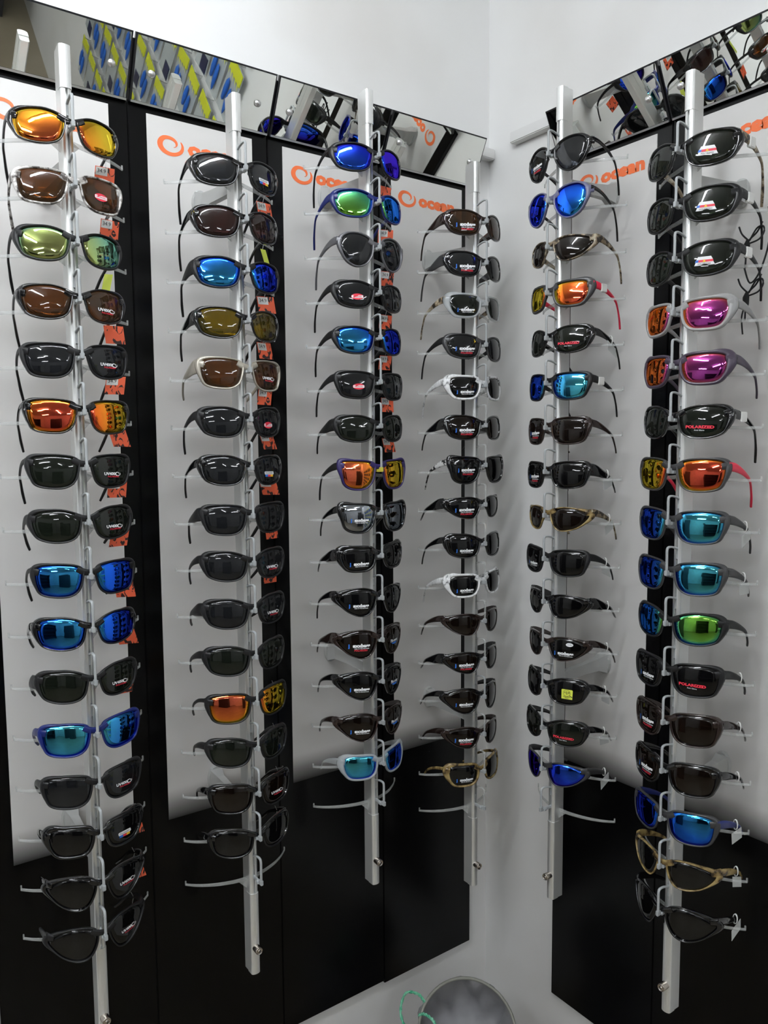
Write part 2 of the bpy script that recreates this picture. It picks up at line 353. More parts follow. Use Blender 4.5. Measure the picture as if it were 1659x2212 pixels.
for i, (side, c, zt, zb, zc, dz, n) in enumerate(RAILS):
    loc = (c, POST['L'], EYE + zb) if side == 'L' else (POST['R'], c, EYE + zb)
    r = empty('display_rail', loc, 0 if side == 'L' else RZ, cat='display rail', group='aluminium sunglasses rails', label='vertical aluminium sunglasses rail, ' + WHERE[i])
    q = MB(); q.extrude(prof, 0, zt - zb); q.build('post', 'aluminium', r)
    q = MB(); q.extrude(capprof, zt - zb - 0.060, zt - zb + 0.001); q.build('end_cap', 'aluminium', r)
    q = MB(); q.extrude(capprof, -0.0005, zc + dz * (n - 1) - zb - 0.035); q.build('front_cover', 'aluminium', r)
    q = MB(); q.lathe([(0.0068, 0), (0.0068, 0.014), (0.0058, 0.016), (0.0058, 0.0145), (0.0026, 0.0145), (0.0024, 0.016), (0.0001, 0.016)], (0, -0.015, 0.050), (0, -1, 0), 20)
    lk = q.build('lock', 'lock_metal', r); q = MB(); q.box((-0.0006, -0.0317, 0.0478), (0.0006, -0.0310, 0.0522)); q.build('keyhole', 'slot_dark', lk)
    depth = 0.1515 if side == 'L' else 0.1495
    for k, zz in enumerate(BR[i]):
        h = zz - zb; q = MB()
        # arm flaring to a rounded wall plate
        V = []
        for (yy, hz, hx, oz) in ((0.014, 0.010, 0.006, -0.004), (depth * 0.55, 0.011, 0.006, 0.0), (depth - 0.03, 0.013, 0.007, 0.002), (depth - 0.008, 0.020, 0.012, 0.002)):
            V += [(-hx, yy, h + oz - hz), (hx, yy, h + oz - hz), (hx, yy, h + oz + hz), (-hx, yy, h + oz + hz)]
        F = [(4 * a + b, 4 * a + (b + 1) % 4, 4 * a + 4 + (b + 1) % 4, 4 * a + 4 + b) for a in range(3) for b in range(4)] + [(0, 3, 2, 1), (12, 13, 14, 15)]
        q.add(V, F)
        pl = [(0.016 * math.cos(t) , 0.026 * math.sin(t)) for t in [2 * math.pi * a / 20 for a in range(20)]]
        q.add([(x, depth - 0.0015, h + 0.002 + z) for x, z in pl] + [(x * 0.9, depth - 0.008, h + 0.002 + z * 0.92) for x, z in pl],
              [(a, (a + 1) % 20, (a + 1) % 20 + 20, a + 20) for a in range(20)] + [tuple(range(20)), tuple(reversed(range(20, 40)))])
        q.build('wall_bracket', 'bracket_plastic', r)
    for k in range(n):
        z = zc + dz * k - zb
        hb = link('holder', REST, r, loc=(0, 0, z))
        cm = 'clear_plastic' if (i == 3 and k >= 5 and k not in (12,)) else 'grey_plastic'
        link('clip_bar', CLIP[cm][0], hb); link('nose_foot', FOOTY if (i == 2 and k == 7) else CLIP['grey_plastic'][1], hb)

# ------------------------------------------------------------------ sunglasses
mm = 0.001
SHAPES = {  # right-hand lens outline in mm (x outward, z up), wrap depth, rim width, outer bulge
 'W': ([(9.5, 7), (19, 14), (35, 18.5), (53, 18.5), (65, 15), (69.5, 6), (68.5, -8), (63, -20), (47, -26.5), (28, -26.5), (16, -20), (10.5, -6)], 31, 2.0, 4),
 'R': ([(9.5, 8), (17, 14.5), (38, 17.5), (58, 17), (68, 13), (70, 3), (68, -13), (62, -24), (47, -28.5), (28, -28.5), (16, -21), (10.5, -6)], 27, 2.0, 3),
 'Y': ([(10, 9), (20, 14), (42, 16), (64, 16), (69, 11), (68.5, -6), (64, -25), (50, -34), (29, -34), (16, -23), (11, -6)], 19, 2.4, 4),
 'O': ([(10, 7), (18, 17), (34, 22), (52, 21), (64, 11), (65.5, -7), (57, -25), (41, -34), (25, -31), (14, -18), (10, -5)], 20, 2.2, 4),
 'S': ([(9.5, 7), (22, 14), (42, 15), (60, 11), (71, 4), (66, -9), (53, -21), (34, -27), (20, -24), (11, -8)], 34, 1.4, 4),
 'T': ([(11, 7), (16, 14), (38, 16.5), (58, 16), (66, 10), (66, -7), (60, -20), (50, -25), (28, -25), (17, -19), (11.5, -6)], 30, 3.6, 6),
 'B': ([(9.5, 9), (24, 17), (46, 17), (64, 10), (73, 2), (67, -11), (54, -25), (36, -33), (21, -28), (11, -9)], 36, 1.4, 4),
}
TILT = math.radians(6)
def surf(x, z, D, off=0.0):
    """front surface; x, z metres, off = depth behind it"""
    y = D * (abs(x) / 0.072) ** 2 + z * z / 0.22 + off
    c, s = math.cos(TILT), math.sin(TILT)
    return Vector((x, y * c + z * s, z * c - y * s * 0.3))
def outline(shape):
    pts = catmull([(x * mm, z * mm) for x, z in SHAPES[shape][0]], 5, True); return pts
_gc = {}
def lens_mesh(shape, side, m):
    key = ('lens', shape, side, m)
    if key in _gc: return _gc[key]
    P = outline(shape); D = SHAPES[shape][1] * mm; cx = sum(p[0] for p in P) / len(P); cz = sum(p[1] for p in P) / len(P); n = len(P); q = MB()
    V = [surf(side * cx, cz, D, 0.0006)]
    rings = (0.25, 0.5, 0.75, 1.0)
    for s in rings: V += [surf(side * (cx + (x - cx) * s), cz + (z - cz) * s, D, 0.0006) for x, z in P]
    F = [(0, 1 + k, 1 + (k + 1) % n) for k in range(n)]
    for j in range(3): F += [(1 + j * n + k, 1 + j * n + n + k, 1 + j * n + n + (k + 1) % n, 1 + j * n + (k + 1) % n) for k in range(n)]
    o = len(V); V += [surf(side * x, z, D, 0.0024) for x, z in P] + [surf(side * cx, cz, D, 0.0024)]
    base = 1 + 3 * n
    q.add(V, F + [(base + k, o + k, o + (k + 1) % n, base + (k + 1) % n) for k in range(n)] + [(o + n, o + (k + 1) % n, o + k) for k in range(n)], 0, True)
    _gc[key] = q.mesh('lens', 'l_' + m); return _gc[key]
def frame_mesh(shape, m, rim=None):
    key = ('frame', shape, m)
    if key in _gc: return _gc[key]
    P = outline(shape); _, D, rw, bulge = SHAPES[shape]; D *= mm; n = len(P); q = MB()
    for side in (-1, 1):
        V = []
        for k in range(n):
            x, z = P[k]; a, b = P[k - 1], P[(k + 1) % n]
            tx, tz = b[0] - a[0], b[1] - a[1]; L = math.hypot(tx, tz); nx, nz = -tz / L, tx / L
            w = rw * mm
            u = max(0.0, (x - 0.048) / 0.022); u = min(u, 1.0); up = max(0.0, min(1.0, (z + 0.016) / 0.018))
            w2 = w + bulge * mm * u * up
            i0 = (x - nx * 0.0008, z - nz * 0.0008); i1 = (x + nx * w * 0.35, z + nz * w * 0.35); o1 = (x + nx * w2 * 0.8, z + nz * w2 * 0.8); o2 = (x + nx * w2, z + nz * w2)
            V += [surf(side * i0[0], i0[1], D, 0.0004), surf(side * i1[0], i1[1], D, -0.0012), surf(side * o1[0], o1[1], D, -0.0010), surf(side * o2[0], o2[1], D, 0.0008),
                  surf(side * o2[0], o2[1], D, 0.0036), surf(side * i0[0], i0[1], D, 0.0036)]
        q.add(V, [(6 * k + j, 6 * k + (j + 1) % 6, 6 * ((k + 1) % n) + (j + 1) % 6, 6 * ((k + 1) % n) + j) for k in range(n) for j in range(6)], 0, True)
    # check the normals point outward: catmull order is inner-top clockwise, so (-tz, tx) is outward
    pts = [surf(x * mm, z * mm, D, 0.0012) for x, z in ((-17, 10.5), (-12, 7.5), (-6, 5.2), (0, 4.6), (6, 5.2), (12, 7.5), (17, 10.5))]
    q.sweep(pts, [(0.0022, h * mm) for h in (4.5, 5.0, 4.8, 4.4, 4.8, 5.0, 4.5)], seg=10, power=0.8)
    for side in (-1, 1):  # nose pads and end pieces
        q.sweep([surf(side * 0.0105, 0.003, D, 0.003), surf(side * 0.0105, -0.004, D, 0.0065), surf(side * 0.0135, -0.012, D, 0.0045)], [(0.0012, 0.0016)] * 3, up=Vector((1, 0, 0)), seg=6)
        e = [surf(side * 0.064, 0.007, D, 0.002), surf(side * 0.0695, 0.008, D, 0.002), surf(side * 0.0725, 0.0085, D, 0.007)]
        q.sweep(e, [(0.0026, 0.0055), (0.0028, 0.0062), (0.0022, 0.0062)], seg=8, power=0.7)
    _gc[key] = q.mesh('frame_front', 'f_' + m); return _gc[key]
TEMPLES = {  # half heights (mm) along the arm
 'wide': (11, 10.5, 8.0, 4.8, 3.2, 2.6, 2.8, 2.0), 'mid': (6.6, 6.4, 5.0, 3.4, 2.8, 2.5, 2.6, 2.0), 'thin': (4.0, 3.4, 3.0, 2.6, 2.3, 2.2, 2.4, 1.8)}
def temple_mesh(D, side, m, kind, drop):
    key = ('temple', D, side, m, kind, drop)
    if key in _gc: return _gc[key]
    d = D * mm; hz = TEMPLES[kind]; tip = drop * mm
    lo = {'wide': 0.0050, 'mid': 0.0015, 'thin': -0.001}[kind]
    P = [(71.5, d + 0.002, 0.0085 - lo), (73.5, d + 0.016, 0.0065 - lo), (72.5, d + 0.036, 0.0005 - lo), (70, d + 0.056, -0.0085 - lo * 0.4), (68, d + 0.068, -0.0160),
         (65, d + 0.077, -0.0235 - tip * 0.1), (61, d + 0.087, -0.031 - tip * 0.45), (56, d + 0.096, -0.035 - tip)]
    pts = [(side * x * mm, y, z, h * mm) for (x, y, z), h in zip(P, hz)]
    C = catmull(pts, 3); q = MB(); n = len(C)
    q.sweep([Vector(c[:3]) for c in C], [(0.0019 - 0.0004 * i / n, c[3]) for i, c in enumerate(C)], up=Vector((side * 0.02, -0.35, 1)), seg=10, power=0.8)
    _gc[key] = q.mesh('temple', 'f_' + m); return _gc[key]
def on_lens(V, side, cx, cz, D, tilt=0.0):
    return [surf(side * cx + x, cz + y + tilt * x, D, -0.0003) for x, y in V]
def sticker(kind, side, shape, parent):
    D = SHAPES[shape][1] * mm; key = ('st', kind, side, D)
    if key not in _gc:
        q = MB()
        def T(s, size, dx, dz, mi, bold=0.03, sx=1.0, cx=0.038, cz=-0.010):
            V, F = text_geo(s, size, bold, sx); q.add(on_lens([(x + dx, y + dz) for x, y in V], side, cx, cz, D), F, mi)
        def poly(pp, mi, cx=0.038, cz=-0.009, lift=0.0):
            q.add([surf(side * cx + x, cz + y, D, -0.0002 - lift) for x, y in pp], [tuple(range(len(pp)))], mi)
        if kind == 'jax':
            T('j', 0.0088, -0.0178, 0.001, 1, 0.06); T('axxbass', 0.0086, 0.002, 0.001, 0, 0.06, 1.05); T('100% UV PROTECTION', 0.0024, 0.002, -0.0044, 0); T('POLARIZED', 0.0042, 0.001, -0.0078, 2)
        elif kind == 'jaxw':
            T('j', 0.0080, -0.0162, -0.003, 1, 0.06); T('axxbass', 0.0078, 0.002, -0.003, 0, 0.06, 1.05); T('100% UV PROTECTION', 0.0022, 0.002, -0.0078, 0)
        elif kind == 'uv':
            T('UV400', 0.0058, -0.004, 0, 0, 0.045, 1.1, 0.040); V, F = swirl_geo(0.0085, 0.0055); q.add(on_lens([(x + 0.0095, y) for x, y in V], side, 0.040, -0.010, D), F, 0)
            T('POLARIZED', 0.0030, 0.002, -0.0040, 2, 0.03, 1.2, 0.040)
        elif kind == 'red':
            T('POLARIZED', 0.0054, 0, -0.002, 2, 0.06, 1.25); T('Anti Glare', 0.0030, 0, -0.0066, 0, 0.0)
        elif kind == 'oval':
            e = [(0.0100 * math.cos(t), 0.0052 * math.sin(t)) for t in [2 * math.pi * a / 24 for a in range(24)]]
            poly(e, 2); poly([(-0.0092, 0.0022), (-0.0092, -0.0022), (0.0092, -0.0022), (0.0092, 0.0022)], 0, lift=0.0002); T('POLARIZED', 0.0028, 0, 0.0010, 2, 0.02)
        elif kind == 'white_oval':
            poly([(0.0058 * math.cos(t), 0.0034 * math.sin(t)) for t in [2 * math.pi * a / 20 for a in range(20)]], 0, 0.046, 0.004); T('+1.50', 0.0030, 0.008, 0.0140, 3, 0.0)
        elif kind == 'sun':
            poly([(-0.0125, -0.0052), (0.0125, -0.0052), (0.0105, -0.0008), (-0.0105, -0.0008)], 0); poly([(-0.0100, 0.0024), (0.0100, 0.0024), (0.0078, 0.0068), (-0.0078, 0.0068)], 0)
            poly([(-0.0118, -0.0008), (-0.0075, -0.0008), (-0.0068, 0.0024), (-0.0105, 0.0024)], 1); poly([(-0.0075, -0.0008), (0.0108, -0.0008), (0.0100, 0.0024), (-0.0068, 0.0024)], 2)
            poly([(-0.002, -0.0008), (0.002, -0.0008), (0, 0.0032)], 5, lift=0.0002); T('POLARIZED', 0.0030, 0, -0.0025, 3, 0.0)
        elif kind == 'bar':
            poly([(-0.010, -0.0025), (0.010, -0.0025), (0.011, -0.001), (0.010, 0.0025), (-0.010, 0.0025), (-0.011, 0.001)], 0); T('POLARIZED', 0.0032, 0, 0.0008, 3, 0.0)
            for a, mi in ((-0.009, 1), (-0.003, 2), (0.003, 5)): poly([(a, -0.006), (a + 0.006, -0.006), (a + 0.006, -0.0025), (a, -0.0025)], mi)
        elif kind == 'fit':
            T('Fit-over', 0.0078, 0, 0.001, 0, 0.04, 0.95); poly([(-0.010, -0.0035), (0.010, -0.0035), (0.006, -0.0068), (-0.004, -0.0068)], 1)
        elif kind == 'read':
            poly([(-0.0088, -0.0088), (0.0088, -0.0088), (0.0092, 0.008), (0.008, 0.0092), (-0.0080, 0.0092), (-0.0092, 0.0082)], 4, 0.044, -0.008)
            V, F = swirl_geo(0.0001, 0.0001)
            N = 24; V = []
            for a in range(N): t = 2 * math.pi * a / N; V += [(0.0056 * math.cos(t), 0.0056 * math.sin(t) + 0.0025), (0.0060 * math.cos(t), 0.006 * math.sin(t) + 0.0025)]
            q.add([surf(side * 0.044 + x, -0.008 + y, D, -0.0006) for x, y in V], [(2 * a, 2 * a + 1, (2 * a + 3) % (2 * N), (2 * a + 2) % (2 * N)) for a in range(N)], 3)
            q.add([surf(side * 0.044 + x, -0.008 + y, D, -0.0006) for x, y in ((0.0042, -0.0015), (0.0048, -0.0008), (0.0088, -0.0036), (0.0086, -0.0050))], [(0, 1, 2, 3)], 3)
            for s, sz, dz in (('+2.0', 0.0052, 0.0036), ('READING', 0.0026, -0.0042), ('AREA', 0.0026, -0.0066)):
                V, F = text_geo(s, sz, 0.01); q.add([surf(side * 0.044 + x, -0.008 + y + dz, D, -0.0006) for x, y in V], F, 3)
        _gc[key] = q.mesh('lens_sticker', ['st_white', 'st_blue', 'st_red', 'st_black', 'st_yellow', 'st_sun'])
    return link('lens_sticker', _gc[key], parent)
def price_tag(parent, D, side, kind, rnd):
    d = D * mm; x = side * 0.067; a = rnd.uniform(-0.35, 0.35)
    if kind in ('o', 'y', 'r'):
        q = MB(); y0 = d + 0.040; z0 = -0.022
        q.sweep([Vector((x, y0, 0.006)), Vector((x + 0.004, y0, -0.004)), Vector((x, y0 + 0.002, z0))], (0.0003, 0.0003), seg=5)
        w, h = (0.0145, 0.027) if kind != 'y' else (0.006, 0.040)
        c, s = math.cos(a), math.sin(a); lean = rnd.uniform(-0.25, 0.35)
        def Q(u, v, t): return Vector((x + u * c * 1.0 + v * lean, y0 + u * s + t, z0 - v))
        def card(q, u0, u1, v0, v1, t0, t1, mi): q.add([Q(u, v, t) for u in (u0, u1) for v in (v0, v1) for t in (t0, t1)], [(0, 1, 3, 2), (4, 6, 7, 5), (0, 4, 5, 1), (2, 3, 7, 6), (0, 2, 6, 4), (1, 5, 7, 3)], mi)
        card(q, -w, w, 0, h, 0, 0.0005, 1)
        if kind == 'o':
            card(q, -w + 0.001, w * 0.25, 0.001, h * 0.48, -0.0004, 0.0, 0)
            V, F = text_geo('34.9', 0.0085, 0.0, 0.9); q.add([Q(-w * 0.36 + u, h * 0.25 - v, -0.0007) for u, v in V], F, 2)
        o = q.build('price_tag', ['tag_paper', 'tag_orange' if kind != 'y' else 'tag_lime', 'st_black'], parent)
    elif kind in ('w', 'j', 'l'):
        # white loop round the temple (and a film card on it)
        q = MB(); y0 = d + 0.052; zc = -0.006; xx = side * 0.071
        ring = [Vector((xx + 0.0034 * math.cos(t), y0, zc + 0.0078 * math.sin(t))) for t in [2 * math.pi * k / 14 for k in range(14)]]
        q.sweep(ring, (0.0005, 0.0017), up=Vector((0, 1, 0)), seg=6, closed=True)
        if kind != 'l':
            c, s = math.cos(a * 1.6), math.sin(a * 1.6); z0 = zc - 0.006
            def Q(u, v, t): return Vector((xx + side * 0.002 + (t) , y0 + u * c + v * 0.1, z0 - v + u * s))
            def card(u0, u1, v0, v1, t0, t1, mi): q.add([Q(u, v, t) for u in (u0, u1) for v in (v0, v1) for t in (t0, t1)], [(0, 1, 3, 2), (4, 6, 7, 5), (0, 4, 5, 1), (2, 3, 7, 6), (0, 2, 6, 4), (1, 5, 7, 3)], mi)
            g = -side
            # card lies in the y-z plane beside the arm, facing the shop side
            card(-0.014, 0.012, 0.002, 0.019, 0, 0.0004, 1); card(-0.010, 0.000, 0.004, 0.013, -0.0005, -0.0001, 0)
            V, F = text_geo('jaxxbass', 0.0052, 0.02, 1.0); q.add([Q(0.000 + u, 0.0060 - v, -0.0007) for u, v in V], F, 2)
            V, F = text_geo('POLARIZED', 0.0028, 0.03, 1.0); q.add([Q(0.002 + u, 0.0145 - v, -0.0007) for u, v in V], F, 2)
        o = q.build('price_tag', ['tag_paper', 'tag_film', 'st_black'], parent)
    elif kind == 's':   # small white label stuck on the temple
        q = MB(); y0 = d + 0.022
        q.box((side * 0.0735 - 0.0028, y0 - 0.002, -0.005), (side * 0.0735 + 0.0028, y0 + 0.013, 0.0095), bev=0.001)
        o = q.build('price_tag', 'tag_paper', parent)
    return o
def neck_cord(parent, D, k):
    d = D * mm; q = MB(); P = []
    b = (0.067, d + 0.07, -0.03)
    loops = [[(0.066, d + 0.078, -0.020), (0.060, d + 0.075, -0.034), (0.052, d + 0.068, -0.046), (0.050, d + 0.066, -0.062), (0.049, d + 0.066, -0.085)],
             [(0.052, d + 0.068, -0.046), (0.040, d + 0.070, -0.034), (0.034, d + 0.072, -0.022)],
             [(0.052, d + 0.068, -0.050), (0.066, d + 0.070, -0.046), (0.072, d + 0.072, -0.036), (0.070, d + 0.072, -0.028), (0.062, d + 0.070, -0.030), (0.053, d + 0.068, -0.046)],
             [(0.049, d + 0.064, -0.085), (0.060, d + 0.060, -0.108 ), (0.078, d + 0.05, -0.100), (0.092, d + 0.045, -0.070 ), (0.098, d + 0.040, -0.040), (0.094, d + 0.04, -0.012)]]
    if k: loops[3] = [(0.049, d + 0.066, -0.062), (0.044, d + 0.066, -0.080), (0.046, d + 0.066, -0.105)]
    for L in loops: q.sweep([Vector(p) for p in catmull(L, 5)], (0.0013, 0.0013), seg=6)
    q.sweep([Vector((0.051, d + 0.067, -0.044)), Vector((0.050, d + 0.066, -0.052)), Vector((0.050, d + 0.066, -0.062)), Vector((0.049, d + 0.066, -0.070))],
            [(0.002, 0.002), (0.0052, 0.0045), (0.0046, 0.004), (0.002, 0.002)], seg=8)
    return q.build('neck_cord', 'cord', parent)
FN = dict(k='matte black', K='glossy black', g='light grey', G='dark grey', l='pale grey', C='clear', b='dark blue', p='purple blue', v='grey violet', u='dark brown', s='silver beige', q='plum grey', c='brown camouflage', m='pale camouflage', h='amber marbled', w='white marbled')
LN = dict(d='dark grey', D='black', g='green grey', br='brown', BR='dark brown', am='yellow', cu='copper brown', ro='rose brown', mo='orange mirror', mr='red mirror', my='yellow-green mirror', mb='blue mirror', mB='deep blue mirror', mc='light blue mirror', mg='green mirror', mp='purple mirror', ms='silver mirror')
ORD = ['topmost', 'second', 'third', 'fourth', 'fifth', 'sixth', 'seventh', 'eighth', 'ninth', 'tenth', 'eleventh', 'twelfth', 'thirteenth', 'fourteenth', 'fifteenth', 'sixteenth']
RAILN = ['far left rail', 'second rail from left', 'third rail from left', 'rail left of corner', 'rail right of corner', 'far right rail']
# shape, frame, lens, temple material, temple kind, tip drop mm, stickers 'kind@side', tag
G = [
 [('W','K','mo','K','thin',26,'','o'),('R','m','cu','m','mid',22,'oval@1','o'),('W','k','my','k','thin',24,'','y'),('W','K','cu','K','thin',24,'uv@1','r'),('R','k','d','k','thin',24,'uv@1','o'),('R','K','mr','K','thin',22,'','r'),('R','k','g','k','thin',22,'uv@1','o'),('W','k','g','k','mid',14,'uv@1','r'),
  ('R','k','mb','k','thin',16,'','o'),('W','K','mb','K','mid',10,'','o'),('W','k','g','k','wide',8,'uv@1','o'),('R','b','mc','b','mid',8,'',''),('R','k','d','k','mid',8,'uv@1','r'),('T','K','D','K','mid',8,'bar@1','o'),('B','K','D','K','mid',8,'uv@1','r'),('B','k','D','k','mid',8,'uv@1','r')],
 [('W','K','d','K','mid',28,'bar@1','o'),('W','K','ro','K','mid',26,'','y'),('W','k','mb','k','wide',24,'','o'),('W','K','am','K','wide',20,'','o'),('R','s','cu','s','wide',8,'uv@1','o'),('W','k','d','k','mid',20,'oval@1','o'),('W','K','d','K','mid',18,'bar@1','o'),('R','k','d','k','wide',18,'','r'),
  ('W','k','d','k','mid',12,'uv@1','r'),('W','k','d','k','wide',6,'uv@1',''),('W','k','g','k','mid',10,'',''),('R','k','mo','k','thin',8,'','r'),('W','k','g','k','mid',6,'','r'),('R','K','BR','K','mid',8,'uv@1','r'),('W','K','D','K','mid',6,'','r')],
 [('W','k','mB','k','thin',30,'','r'),('W','b','mg','b','mid',28,'','o'),('O','g','d','g','mid',26,'','o'),('W','k','d','k','mid',24,'oval@-1','o'),('W','k','mb','k','mid',26,'','o'),('R','k','d','k','mid',24,'oval@-1','o'),('W','k','g','k','wide',14,'','o'),('Y','p','mo','k','mid',24,'',''),
  ('Y','K','ms','K','mid',14,'jaxw@-1',''),('T','K','D','K','wide',4,'jaxw@-1',''),('B','K','D','K','mid',20,'jaxw@-1',''),('B','u','BR','u','wide',8,'jax@-1,fit@1',''),('B','K','D','K','mid',10,'jaxw@-1,fit@1',''),('B','u','BR','u','mid',10,'jaxw@-1,fit@1',''),('T','C','mc','C','mid',6,'','')],
 [('W','u','br','u','wide',22,'jax@-1',''),('W','K','d','G','wide',26,'jax@-1',''),('T','C','g','c','mid',24,'jaxw@-1',''),('W','G','d','k','mid',26,'jax@-1',''),('T','w','D','w','mid',26,'jaxw@-1',''),('W','K','BR','K','wide',14,'jax@-1',''),('Y','K','D','x','mid',16,'jax@-1',''),('S','K','D','K','wide',2,'jax@-1',''),
  ('W','K','D','K','mid',18,'jaxw@-1',''),('T','w','D','w','mid',18,'jaxw@-1',''),('S','u','BR','u','mid',10,'',''),('S','K','BR','K','wide',4,'jax@-1',''),('B','K','BR','K','mid',6,'jaxw@-1',''),('S','u','BR','u','mid',6,'jax@-1',''),('T','h','D','h','thin',4,'jaxw@-1','')],
 [('O','K','d','K','thin',30,'jax@-1',''),('O','v','mb','K','thin',30,'',''),('S','c','BR','c','mid',24,'',''),('T','G','mr','r','mid',26,'','s'),('W','K','g','K','mid',18,'red@1','j'),('R','k','mc','k','mid',24,'','s'),('R','u','BR','u','mid',12,'jax@-1',''),('R','K','D','K','wide',6,'jax@-1','j'),
  ('S','h','BR','c','mid',14,'','w'),('R','k','D','k','mid',10,'jaxw@-1','j'),('S','K','D','K','wide',2,'','l'),('S','u','D','u','mid',10,'jaxw@1,white_oval@1','l'),('W','K','D','K','mid',6,'read@1','w'),('W','K','g','K','mid',4,'red@1','j'),('S','G','mB','G','mid',2,'','w')],
 [('W','K','g','c','mid',34,'sun@1','s'),('W','k','g','k','mid',20,'sun@1','s'),('W','k','g','k','mid',20,'sun@1','s'),('T','l','mp','l','mid',14,'',''),('T','q','mp','q','mid',10,'',''),('W','K','g','K','mid',30,'red@1','s'),('R','G','mr','r','mid',22,'',''),('R','G','mc','G','mid',16,'','j'),
  ('R','G','mc','G','mid',6,'','j'),('W','k','mg','k','mid',8,'',''),('R','k','D','k','mid',8,'red@1,jaxw@-1','l'),('R','u','BR','u','mid',6,'jax@-1','l'),('R','K','BR','K','mid',6,'jax@-1','l'),('R','G','mb','b','mid',4,'','w'),('S','h','D','h','mid',4,'','w'),('B','K','D','K','mid',4,'','w')],
]
for i, (side, c, zt, zb, zc, dz, n) in enumerate(RAILS):
    for k, (sh, fm, lm, tm, tk, drop, st, tag) in enumerate(G[i]):
        rnd = random.Random(i * 100 + k)
        z = EYE + zc + dz * k; off = -0.0365
        loc = (c, POST['L'] + off, z - 0.001) if side == 'L' else (POST['R'] + off, c, z - 0.001)
        place = (ORD[k] + (' from top' if k else '') + ' on ' + ('the ' if i > 0 or 1 else '') + RAILN[i])
        r = empty('sunglasses', loc, (0 if side == 'L' else RZ) + math.radians(rnd.uniform(-1.5, 1.5)), cat='sunglasses', group='sunglasses on the ' + RAILN[i],
                  label='%s sunglasses, %s lenses, %s' % (FN[fm], LN[lm], place))
        r.rotation_euler.y = math.radians(rnd.uniform(-1.2, 1.2)); r.scale = [(1.05, 1.07, 1.06, 1.06, 1.06, 1.12)[i]] * 3
        D = SHAPES[sh][1]
        link('frame_front', frame_mesh(sh, fm), r)
        lens = {}
        for s in (-1, 1):
            lens[s] = link('lens', lens_mesh(sh, s, lm), r)
            t = link('temple', temple_mesh(D, s, tm, tk, drop), r)
            if tm != fm and tm in 'rxc': t['label'] = {'r': 'red temple', 'x': 'black and white patterned temple', 'c': 'camouflage patterned temple'}[tm]
        for q_ in [x for x in st.split(',') if x]:
            kd, sd = q_.split('@'); sticker(kd, int(sd), sh, lens[int(sd)])
        if tag: price_tag(r, D, 1, tag, rnd)
        if i == 5 and k in (1, 2): neck_cord(r, D, k - 1)

